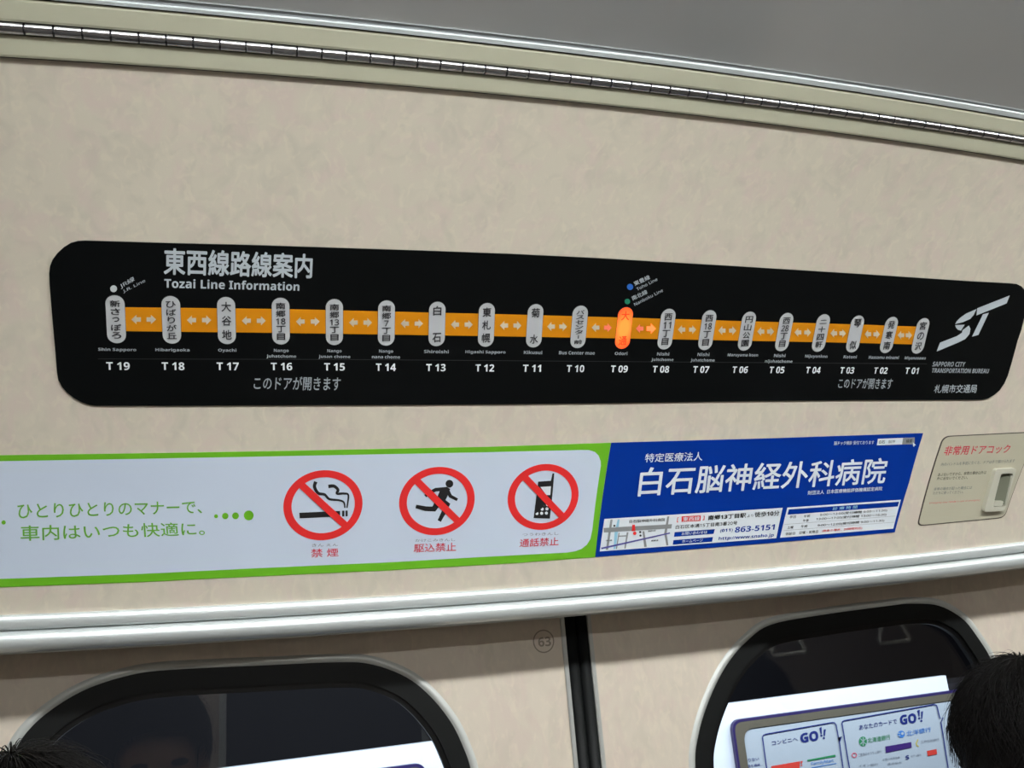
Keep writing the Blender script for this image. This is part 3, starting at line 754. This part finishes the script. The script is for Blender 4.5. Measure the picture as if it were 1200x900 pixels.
prt('map_roads', [mm_((170, 285), (970, 240), (962, 290), (172, 338)), mm_((250, 185), (275, 185), (222, 540), (195, 540)), mm_((440, 335), (460, 335), (428, 525), (411, 525)),
                  mm_((350, 374), (435, 370), (435, 384), (350, 388)), mm_((345, 340), (356, 340), (326, 530), (312, 530)), mm_((915, 150), (938, 148), (907, 350), (928, 485), (905, 490), (878, 350)),
                  mm_((625, 325), (645, 322), (675, 505), (645, 508))], 'map_grey', QO + 0.0001)
prt('map_railway', [mm_((140, 515), (945, 336), (948, 351), (145, 534))], 'map_purple', QO + 0.0002)
prt('map_marker', [mm_((505, 248), (535, 246), (542, 318), (497, 322)), mm_(*circ(533, 347, 20, 16))], 'red', QO + 0.0003)
prt('map_stations', [mm_(*circ(597, 332, 13, 12)), mm_(*circ(600, 373, 13, 12)), mm_(*circ(295, 258, 12, 12))], 'ink', QO + 0.0003)
text('map_label', '白石脳神経外科病院', mm_((470, 226), (472, 190), (890, 168), (890, 206)), WALL, QO, M['ink'], ib)
text('map_label', '国道12号', mm_((690, 332), (692, 312), (780, 306), (778, 326)), WALL, QO, M['ink'], ib)
text('map_label', '南郷通', mm_((725, 445), (727, 427), (810, 420), (808, 438)), WALL, QO, M['ink'], ib)
text('map_label', '本通', mm_((190, 440), (192, 425), (270, 420), (268, 436)), WALL, QO + 0.0002, M['ink'], ib)
prt('line_badge', [t8((158, 128), (350, 118), (345, 174), (155, 183))], 'red')
text('line_badge_print', '東西線', t8((168, 178), (170, 134), (340, 124), (336, 168)), WALL, QO + 0.0002, M['white'], ib, 0.01)
prt('bracket', [t8((115, 138), (130, 137), (129, 142), (120, 143), (116, 182), (125, 182), (124, 187), (109, 188)), t8((388, 122), (373, 123), (372, 128), (382, 128), (377, 160), (366, 161), (366, 166), (384, 165))], 'red')
text('directions', '南郷13丁目駅', t8((420, 166), (425, 118), (805, 92), (802, 140)), WALL, QO, M['ink'], ib, 0.02)
text('directions', 'より', t8((815, 136), (817, 110), (878, 104), (875, 130)), WALL, QO, M['ink'], ib)
text('directions', '徒歩10分', t8((888, 136), (890, 84), (1140, 66), (1137, 120)), WALL, QO, M['ink'], ib, 0.02)
text('address', '白石区本通15丁目南3番20号', t8((95, 255), (98, 216), (718, 172), (714, 212)), WALL, QO, M['ink'], ib)
prt('blue_bar', [t8((87, 286), (490, 256), (478, 303), (80, 333))], 'blue'); prt('blue_bar', [t8((75, 367), (472, 335), (462, 382), (68, 412))], 'blue')
text('bar_print', 'お問い合わせは', t8((155, 318), (158, 286), (415, 268), (412, 300)), WALL, QO + 0.0002, M['white'], ib)
text('bar_print', 'ホームページ', t8((160, 394), (163, 364), (370, 350), (368, 380)), WALL, QO + 0.0002, M['white'], ib)
text('telephone', '(011)', t8((540, 296), (546, 256), (672, 246), (668, 286)), WALL, QO, M['blue'], ib)
text('telephone', '863-5151', t8((688, 290), (698, 234), (1096, 205), (1088, 262)), WALL, QO, M['blue'], ib, 0.03)
text('web_address', 'http://www.snsho.jp', t8((525, 375), (532, 334), (1086, 296), (1078, 340)), WALL, QO, M['blue'], ib)
tbx = slab('hours_table', WALL, [tb((98, 118), (1162, 44), (1090, 315), (30, 400))], 0.0007, 0.0002, M['white'], ha)
multi('table_header', WALL, [tb((112, 134), (1144, 62), (1132, 106), (99, 183))], QO, M['blue'], tbx)
text('table_header_print', '診 療 時 間', tb((518, 142), (524, 113), (754, 95), (750, 126)), WALL, QO + 0.0002, M['map_blue'], tbx, 0.01)
for s_, q, c_ in (('平日', ((115, 220), (120, 195), (178, 190), (174, 216)), 'ink'), ('午前', ((250, 212), (254, 186), (312, 182), (308, 206)), 'ink'), ('午後', ((240, 252), (244, 227), (300, 223), (296, 248)), 'ink'),
                  ('9:00～12:00(受付時間 9:00～11:30)', ((400, 200), (405, 172), (1035, 130), (1030, 156)), 'ink'), ('13:00～17:00(受付時間 13:00～16:30)', ((365, 242), (370, 212), (1028, 168), (1022, 196)), 'ink'),
                  ('土曜', ((95, 318), (98, 292), (154, 288), (150, 314)), 'ink'), ('午前', ((222, 307), (226, 282), (287, 278), (283, 303)), 'ink'), ('9:00～12:00(受付時間 9:00～11:30)', ((378, 300), (383, 272), (1008, 225), (1003, 252)), 'ink'),
                  ('休診日', ((78, 377), (82, 350), (172, 345), (168, 371)), 'ink'), ('日曜・祝祭日', ((208, 367), (212, 340), (386, 328), (382, 355)), 'ink'), ('(救急の場合、24時間対応)', ((420, 350), (424, 325), (800, 296), (796, 323)), 'red')):
    text('table_print', s_, tb(*q), WALL, QO, M[c_], tbx)
multi('table_rules', WALL, [stroke(tb((72, 275), (1110, 196)), 0.25), stroke(tb((64, 332), (1098, 254)), 0.25)], QO, M['map_grey'], tbx)

# ================================================================== EMERGENCY DOOR COCK COVER
ec = thing('emergency_cock_cover', 'beige cover plate with red lettering and an ivory recessed pull at right', 'cover plate')
e5 = crop(1050, 480, 5.806)
eo = rpoly([(1104.5, 511), (1216, 505.5), (1176.5, 606.8), (1074, 616.5)], [9, 8, 7, 7])
slab('edge_gap', WALL, [eo], 0.0, 0.0006, M['seam'], ec)
ei = rpoly([(1105.4, 512), (1214.6, 506.6), (1175.9, 605.9), (1075.4, 615.4)], [9, 8, 7, 7])
slab('plate', WALL, [ei], 0.0006, 0.0006, M['panel'], ec)
EO = 0.0014
for s_, q, c_, bd in (('非常用ドアコック', ((316, 312), (335, 246), (780, 234), (762, 294)), 'text_red', 0.014), ('内のハンドルを手前に引くと、ドアは手で開けられます', ((300, 383), (305, 360), (806, 335), (800, 358)), 'text_grey', 0),
                      ('あぶないですから、非常の場合以外は', ((278, 453), (284, 430), (612, 414), (606, 437)), 'ink', 0), ('外に出ないでください。', ((272, 478), (277, 457), (486, 449), (481, 471)), 'ink', 0),
                      ('非常の場合が起った場合には', ((250, 550), (256, 529), (516, 517), (510, 539)), 'text_grey', 0), ('ただちに使ってください。', ((245, 577), (250, 556), (456, 547), (450, 569)), 'text_grey', 0),
                      ('Emergency door handle in case of emergency', ((221, 643), (225, 629), (570, 607), (567, 622)), 'text_red', 0)):
    text('plate_print', s_, e5(*q), WALL, EO, M[c_], ec, bd)
ho = rpoly(e5((655, 398), (795, 392), (712, 680), (572, 690)), 3.2); hi_ = rpoly(e5((688, 428), (770, 426), (716, 650), (632, 655)), 2.6)
pl = slab('pull_frame', WALL, [ho, hi_[::-1]], 0.001, 0.0065, M['handle'], ec)
bv = pl.modifiers.new('bevel', 'BEVEL'); bv.width = 0.0012; bv.segments = 2; bv.limit_method = 'ANGLE'
slab('pull_recess', WALL, [hi_], 0.0011, 0.0003, M['handle_shaded'], pl)
# sloping finger dish and grip in the recess
qa = [WALL.uv(p) for p in e5((692, 450), (760, 447), (716, 640), (640, 645))]
vsx = [tuple(WALL.pt(*qa[0], 0.0015)), tuple(WALL.pt(*qa[1], 0.0055)), tuple(WALL.pt(*qa[2], 0.006)), tuple(WALL.pt(*qa[3], 0.0015)), tuple(WALL.pt(*qa[1], 0.0014)), tuple(WALL.pt(*qa[2], 0.0014))]
me = bpy.data.meshes.new('finger_dish'); me.from_pydata(vsx, [], [(0, 1, 2, 3), (1, 4, 5, 2), (0, 4, 1), (3, 2, 5)]); link('finger_dish', me, M['handle_shaded'], pl)
gr = slab('grip', WALL, [rpoly(e5((640, 618), (704, 612), (696, 648), (632, 652)), 2.4)], 0.0012, 0.0065, M['handle'], pl)
bv = gr.modifiers.new('bevel', 'BEVEL'); bv.width = 0.0015; bv.segments = 2; bv.limit_method = 'ANGLE'

# ================================================================== STATION BEYOND THE GLASS
Z = EYE.z
sw = struct(box('wall_station', (-3.5, 4.0, -1.2), (3.655, 4.03, Z - 0.504), M['st_white'])); tag(sw, 'white enamelled wall of the station platform seen through the door windows')
struct(box('wall_station_upper', (-4.5, 7.0, -1.2), (14, 7.2, 5.5), M['st_dark']))
struct(box('wall_station_dark_bay', (3.655, 4.1, -1.2), (7, 4.3, Z - 0.56), M['st_dark']))
struct(box('floor_station', (-3.5, 1.4, -1.25), (7, 4.3, -1.2), M['st_floor']))
def board(name, label, x0, x1, ztop):
    t = thing(name, label, 'billboard')
    zz = -2.1; o_ = rpoly([(x0, zz), (x1, zz), (x1, ztop), (x0, ztop)], 0.045); i_ = rpoly([(x0 + 0.045, zz + 0.06), (x1 - 0.045, zz + 0.06), (x1 - 0.045, ztop - 0.036), (x0 + 0.045, ztop - 0.036)], 0.06)
    ob = rpoly([(x0 - 0.012, zz), (x1 + 0.012, zz), (x1 + 0.012, ztop + 0.012), (x0 - 0.012, ztop + 0.012)], 0.055)
    slab('frame_edge', BOARD, [ob, o_[::-1]], -0.035, 0.024, M['frame_edge'], t, 'uv')
    slab('frame', BOARD, [o_, i_[::-1]], -0.03, 0.018, M['frame_olive'], t, 'uv')
    slab('advert_sheet', BOARD, [rpoly([(x0 + 0.04, zz + 0.05), (x1 - 0.04, zz + 0.05), (x1 - 0.04, ztop - 0.03), (x0 + 0.04, ztop - 0.03)], 0.03)], -0.03, 0.01, M['ad_white'], t, 'uv')
    return t
bu, bv_ = BOARD.uv((862, 850)); b1 = board('station_billboard', 'olive framed station billboard with blue GO lettering behind the right window', 2.30, 5.2, -0.592)
b2 = board('station_billboard', 'olive framed station billboard barely showing through the left window', -2.4, 0.75, -0.594)
a1 = crop(860, 820, 8.571); a2 = crop(980, 800, 8.571); BO = -0.017
def bt(s_, q, c_, bold=0.0): return text('advert_print', s_, q, BOARD, BO, M[c_], b1, bold)
multi('speech_outline', BOARD, [stroke(a1((372, 860), (345, 686), (304, 385), (312, 360), (335, 349), (1005, 231), (1030, 235), (1045, 255), (1068, 382), (1100, 372), (1078, 430), (1115, 686), (1140, 860)), 1.3),
                                stroke(a2((180, 1030), (150, 857), (76, 415), (80, 395), (98, 384), (1000, 221), (1025, 228), (1035, 250), (1060, 358), (1095, 352), (1072, 400), (1110, 640), (1150, 900)), 1.3)], BO, M['ad_blue'], b1)
bt('コンビニへ', a1((405, 462), (400, 418), (655, 375), (665, 415)), 'ad_blue', 0.01)
bt('GO', a1((694, 440), (684, 345), (862, 310), (875, 412)), 'ad_blue', 0.07)
multi('advert_print', BOARD, [a1((880, 285), (902, 276), (905, 345), (893, 348)), a1(*circ(900, 364, 11, 10)), a1((925, 302), (945, 300), (935, 368), (922, 370)), a1(*circ(926, 388, 11, 10))], BO, M['ad_blue'], b1)
bt('足りない', a1((120, 642), (117, 600), (268, 580), (273, 612)), 'ad_blue', 0.01)
bt('お金も通帳…', a1((130, 690), (127, 660), (310, 640), (314, 666)), 'ad_blue', 0.01)
slab('advert_logo', BOARD, [a1((395, 672), (685, 622), (680, 690), (690, 740), (402, 790))], BO, 0.001, M['ad_red'], b1)
multi('advert_logo', BOARD, [a1((692, 622), (712, 618), (705, 648), (696, 650)), a1(*circ(700, 664, 8, 10))], BO, M['ad_red'], b1)
slab('advert_logo', BOARD, [a1((758, 608), (1040, 555), (1043, 575), (761, 622))], BO, 0.001, M['ad_green'], b1)
bt('FamilyMart', a1((800, 672), (798, 632), (1022, 596), (1028, 638)), 'ad_mid', 0.01)
multi('advert_logo', BOARD, [a1((800, 684), (1052, 640), (1053, 646), (801, 692))], BO, M['ad_mid'], b1)
bt('あなたのカードで', a2((255, 480), (250, 430), (630, 365), (636, 412)), 'ad_blue', 0.01)
bt('GO', a2((668, 428), (660, 330), (822, 305), (832, 405)), 'ad_blue', 0.07)
multi('advert_print', BOARD, [a2((838, 280), (862, 275), (862, 340), (850, 342)), a2(*circ(857, 360, 11, 10)), a2((878, 292), (896, 290), (888, 365), (876, 367)), a2(*circ(879, 386, 11, 10))], BO, M['ad_blue'], b1)
multi('advert_logo', BOARD, [a2(*circ(290, 594, 40, 24, 50))], BO, M['ad_green'], b1)
multi('advert_print', BOARD, [stroke(a2((262, 565), (318, 622)), 0.8), stroke(a2((318, 565), (262, 622)), 0.8), stroke(a2((290, 550), (290, 640)), 0.8)], BO + 0.002, M['ad_white'], b1)
bt('北海道銀行', a2((340, 612), (335, 560), (562, 522), (568, 572)), 'ad_green', 0.008)
multi('advert_logo', BOARD, [a2(*circ(676, 521, 36, 24))], BO, M['ad_mid'], b1)
multi('advert_print', BOARD, [a2(*circ(686, 514, 14, 14)), a2((640, 505), (662, 508), (660, 515), (638, 513)), a2((642, 535), (664, 530), (664, 536), (644, 543))], BO + 0.002, M['ad_white'], b1)
bt('北洋銀行', a2((730, 545), (727, 488), (972, 448), (978, 494)), 'ad_mid', 0.008)
slab('advert_logo', BOARD, [a2(*circ(203, 732, 26, 20)), a2(*circ(203, 732, 18, 20))[::-1]], BO, 0.001, M['ad_pink'], b1)
bt('ご家族のゆうちょ銀行', a2((245, 750), (242, 716), (474, 680), (478, 708)), 'ad_grey')
slab('advert_logo', BOARD, [a2((515, 645), (775, 600), (781, 655), (521, 708))], BO, 0.001, M['ad_purple'], b1)
bt('労働金庫銀行', a2((585, 690), (582, 662), (715, 640), (718, 668)), 'ad_white'); b1.children[-1].location.y = -0.003
multi('advert_logo', BOARD, [stroke(a2((845, 572), (828, 612), (832, 632), (852, 645)), 1.2)], BO, M['ad_yellow'], b1)
bt('三井住友銀行', a2((875, 614), (872, 586), (1054, 560), (1058, 586)), 'ad_grey')
bt('全国の信用金庫', a2((490, 790), (487, 768), (660, 742), (664, 764)), 'ad_grey'); bt('信用組合', a2((540, 835), (538, 812), (680, 795), (683, 815)), 'ad_grey')
bt('S', a2((722, 780), (718, 738), (752, 730), (758, 770)), 'ad_blue', 0.05); bt('セブン銀行', a2((775, 755), (772, 732), (875, 718), (879, 742)), 'ad_grey')
slab('advert_logo', BOARD, [a2((935, 690), (1030, 670), (1036, 722), (942, 740))], BO, 0.001, M['ad_red'], b1); bt('JA', a2((950, 728), (946, 696), (1015, 682), (1020, 712)), 'ad_white')
bt('イオン銀行', a2((250, 855), (247, 828), (440, 812), (443, 838)), 'ad_grey')

# ================================================================== HAND STRAPS (behind the camera, mirrored in the door glass)
bar = thing('strap_bar', 'steel bar carrying the hanging straps', 'rail'); tube('bar', [(1.0, -0.62, 2.02), (2.9, -0.62, 2.02)], 0.014, M['chrome'], bar)
for x, lb in ((1.50, 'hanging strap with triangular grip, nearer one'), (2.0, 'hanging strap with triangular grip, middle one'), (2.5, 'hanging strap with triangular grip, farther one')):
    st = thing('hand_strap', lb, 'strap', 'hanging straps')
    box('webbing', (x - 0.011, -0.6225, 1.60), (x + 0.011, -0.6175, 2.035), M['strap'], st)
    tube('grip', [(x - 0.012, -0.62, 1.61), (x - 0.075, -0.62, 1.49), (x - 0.07, -0.62, 1.475), (x + 0.07, -0.62, 1.475), (x + 0.075, -0.62, 1.49), (x + 0.012, -0.62, 1.61)], 0.008, M['ring'], st, 10, True)

# ================================================================== PASSENGERS
def person(loc, face, label, coatm, hs, seed):
    """loc = centre of the head; face = heading (angle about z) the person looks to"""
    rnd = random.Random(seed)
    t = tag(empty('person', (loc[0], loc[1], 0)), label, 'person'); t.rotation_euler.z = face
    hz = loc[2]; H = hz + 0.115; k = H / 1.68
    # local frame: +y forward, x sideways
    V, E, Rd = [], [], []
    def add(p, r, prev=None):
        V.append((p[0], p[1], p[2])); Rd.append(r)
        if prev is not None: E.append((prev, len(V) - 1))
        return len(V) - 1
    pel = add((0, -0.02, 0.93 * k), (0.15, 0.11)); wst = add((0, -0.02, 1.06 * k), (0.135, 0.1), pel); ch = add((0, -0.02, 1.24 * k), (0.155, 0.11), wst)
    up = add((0, -0.025, 1.36 * k), (0.10, 0.085), ch); nk = add((0, -0.02, hz - 0.135), (0.055, 0.055), up); jw = add((0, 0.0, hz - 0.08), (0.062, 0.07), nk)
    hd = add((0, 0.0, hz - 0.01), (0.076 * hs, 0.092 * hs), jw); add((0, -0.005, hz + 0.045), (0.066 * hs, 0.08 * hs), hd)
    for s in (-1, 1):
        sh = add((s * 0.16, -0.025, 1.355 * k), (0.062, 0.06), up); el = add((s * 0.21, -0.04, 1.09 * k), (0.045, 0.045), sh); wr = add((s * 0.20, 0.03, 0.87 * k), (0.03, 0.028), el)
        hn = add((s * 0.195, 0.05, 0.80 * k), (0.036, 0.018), wr)
        for q in range(4): 
            a = add((s * 0.19, 0.025 + 0.019 * q, 0.745 * k - (0.006 if q in (1, 2) else 0)), (0.009, 0.009), hn); add((s * 0.18, 0.028 + 0.019 * q, 0.71 * k), (0.008, 0.008), a)
        a = add((s * 0.185, 0.095, 0.80 * k), (0.010, 0.010), hn); add((s * 0.18, 0.105, 0.765 * k), (0.009, 0.009), a)
        hp = add((s * 0.09, -0.01, 0.86 * k), (0.09, 0.09), pel); kn = add((s * 0.10, 0.01, 0.48 * k), (0.058, 0.058), hp); an = add((s * 0.10, -0.02, 0.09 * k), (0.038, 0.04), kn); add((s * 0.11, 0.12, 0.035), (0.04, 0.026), an)
    me = bpy.data.meshes.new('body'); me.from_pydata(V, E, [])
    o = link('body', me, M['skin'], t)
    sk = o.modifiers.new('skin', 'SKIN'); o.modifiers.new('sub', 'SUBSURF').levels = 2; o.modifiers['sub'].render_levels = 2
    for i, r in enumerate(Rd): me.skin_vertices[0].data[i].radius = r
    me.skin_vertices[0].data[0].use_root = True; sk.use_smooth_shade = True
    # face
    def ell(name, c, r, m_, par, rot=0):
        bm = bmesh.new(); bmesh.ops.create_uvsphere(bm, u_segments=14, v_segments=10, radius=1)
        for v in bm.verts: v.co = Vector((c[0] + v.co.x * r[0], c[1] + v.co.y * r[1], c[2] + v.co.z * r[2]))
        me_ = bpy.data.meshes.new(name); bm.to_mesh(me_); bm.free(); return smooth(link(name, me_, m_, par))
    ell('nose', (0, 0.093 * hs, hz - 0.03), (0.013, 0.016, 0.022), M['skin'], t)
    ell('mouth', (0, 0.08 * hs, hz - 0.066), (0.022, 0.012, 0.006), M['text_red'], t)
    for s in (-1, 1):
        ell('eye', (s * 0.031, 0.078 * hs, hz - 0.005), (0.014, 0.01, 0.006), M['ink'], t); ell('ear', (s * 0.077 * hs, -0.005, hz - 0.02), (0.009, 0.018, 0.03), M['skin'], t)
    # coat: shell round torso and arms
    vs, fs = [], []; ns = 28
    rings = [(0.84, 0.21, 0.16), (0.95, 0.20, 0.15), (1.06, 0.185, 0.14), (1.2, 0.20, 0.145), (1.30, 0.21, 0.14), (1.37, 0.19, 0.12), (1.41, 0.13, 0.10), (1.435, 0.085, 0.08)]
    for z_, rx_, ry_ in rings:
        for j in range(ns):
            a = 2 * math.pi * j / ns; vs.append((rx_ * math.cos(a), -0.022 + ry_ * math.sin(a), z_ * k))
    for i in range(len(rings) - 1):
        for j in range(ns): fs.append((i * ns + j, i * ns + (j + 1) % ns, (i + 1) * ns + (j + 1) % ns, (i + 1) * ns + j))
    me = bpy.data.meshes.new('coat'); me.from_pydata(vs, [], fs); ct = smooth(link('coat', me, coatm, t))
    for s in (-1, 1):
        tube('sleeve', [(s * 0.13, -0.025, 1.37 * k), (s * 0.175, -0.027, 1.33 * k), (s * 0.205, -0.035, 1.2 * k), (s * 0.218, -0.04, 1.08 * k), (s * 0.21, 0.0, 0.95 * k), (s * 0.203, 0.028, 0.885 * k)], [0.07, 0.076, 0.066, 0.06, 0.052, 0.046], coatm, ct, 14)
        tube('trouser_leg', [(s * 0.085, -0.015, 0.93 * k), (s * 0.095, 0.0, 0.70 * k), (s * 0.10, 0.005, 0.48 * k), (s * 0.10, -0.02, 0.08 * k)], [0.115, 0.1, 0.08, 0.065], M['coat'], ct, 14)
        ell('shoe', (s * 0.107, 0.05, 0.035), (0.05, 0.13, 0.037), M['ink'], ct)
    # hair: cap plus strands
    vs, fs = [], []; c0 = Vector((0, -0.006, hz + 0.012)); A = Vector((0.087, 0.104, 0.108)) * hs
    def shell(th, phi, g=1.0):
        return c0 + Vector((A.x * math.sin(th) * math.cos(phi), A.y * math.sin(th) * math.sin(phi), A.z * math.cos(th))) * g
    nt_, npz = 18, 40
    for i in range(nt_ + 1):
        for j in range(npz):
            phi = 2 * math.pi * j / npz; fr = max(0, math.sin(phi)); th = (1.95 - 0.95 * fr ** 1.5) * i / nt_
            p = shell(th, phi, 1.0 + 0.012 * math.sin(phi * 9 + i)); vs.append(tuple(p))
    for i in range(nt_):
        for j in range(npz): fs.append((i * npz + j, (i + 1) * npz + j, (i + 1) * npz + (j + 1) % npz, i * npz + (j + 1) % npz))
    crown = Vector((0.01, -0.035, 0))
    for q in range(5200):
        phi = rnd.uniform(0, 2 * math.pi); th0 = abs(rnd.gauss(0, 0.75)); fr = max(0, math.sin(phi)); lim = 1.95 - 0.95 * fr ** 1.5
        th0 = min(th0, lim * 0.92); L = rnd.uniform(0.28, 0.6); dphi = rnd.uniform(-0.25, 0.25); lift = rnd.uniform(0.0, 0.05) + (0.07 if rnd.random() < 0.06 else 0)
        wv = rnd.uniform(0.0004, 0.0008); b0 = len(vs); seg = 5
        for s in range(seg + 1):
            f = s / seg; th = min(th0 + L * f, lim + 0.1); g = 1.005 + lift * math.sin(f * 1.9) + 0.004 * rnd.random()
            p = shell(th, phi + dphi * f * (0.3 + th0), g); tv = (shell(th, phi + 0.01) - shell(th, phi)).normalized() if th > 0.02 else Vector((1, 0, 0))
            w_ = wv * (1 - f * 0.85); vs += [tuple(p + tv * w_), tuple(p - tv * w_), tuple(p + (p - c0).normalized() * w_)]
        for s in range(seg):
            for e in range(3): fs.append((b0 + 3 * s + e, b0 + 3 * s + (e + 1) % 3, b0 + 3 * s + 3 + (e + 1) % 3, b0 + 3 * s + 3 + e))
    me = bpy.data.meshes.new('hair'); me.from_pydata(vs, [], fs); smooth(link('hair', me, M['hair'], t))
    return t
def world(px, depth): return EYE + R @ Vector(((px[0] - 600) / F, (px[1] - 450) / F, 1)) * depth
person(world((1220, 896), 1.0), 0.0, 'person with short black hair standing at the right door, seen from behind', M['coat'], 1.0, 3)
person(world((0, 1132), 0.52), -0.15, 'person with dark hair, only the crown showing at the lower left corner', M['coat2'], 1.0, 5)
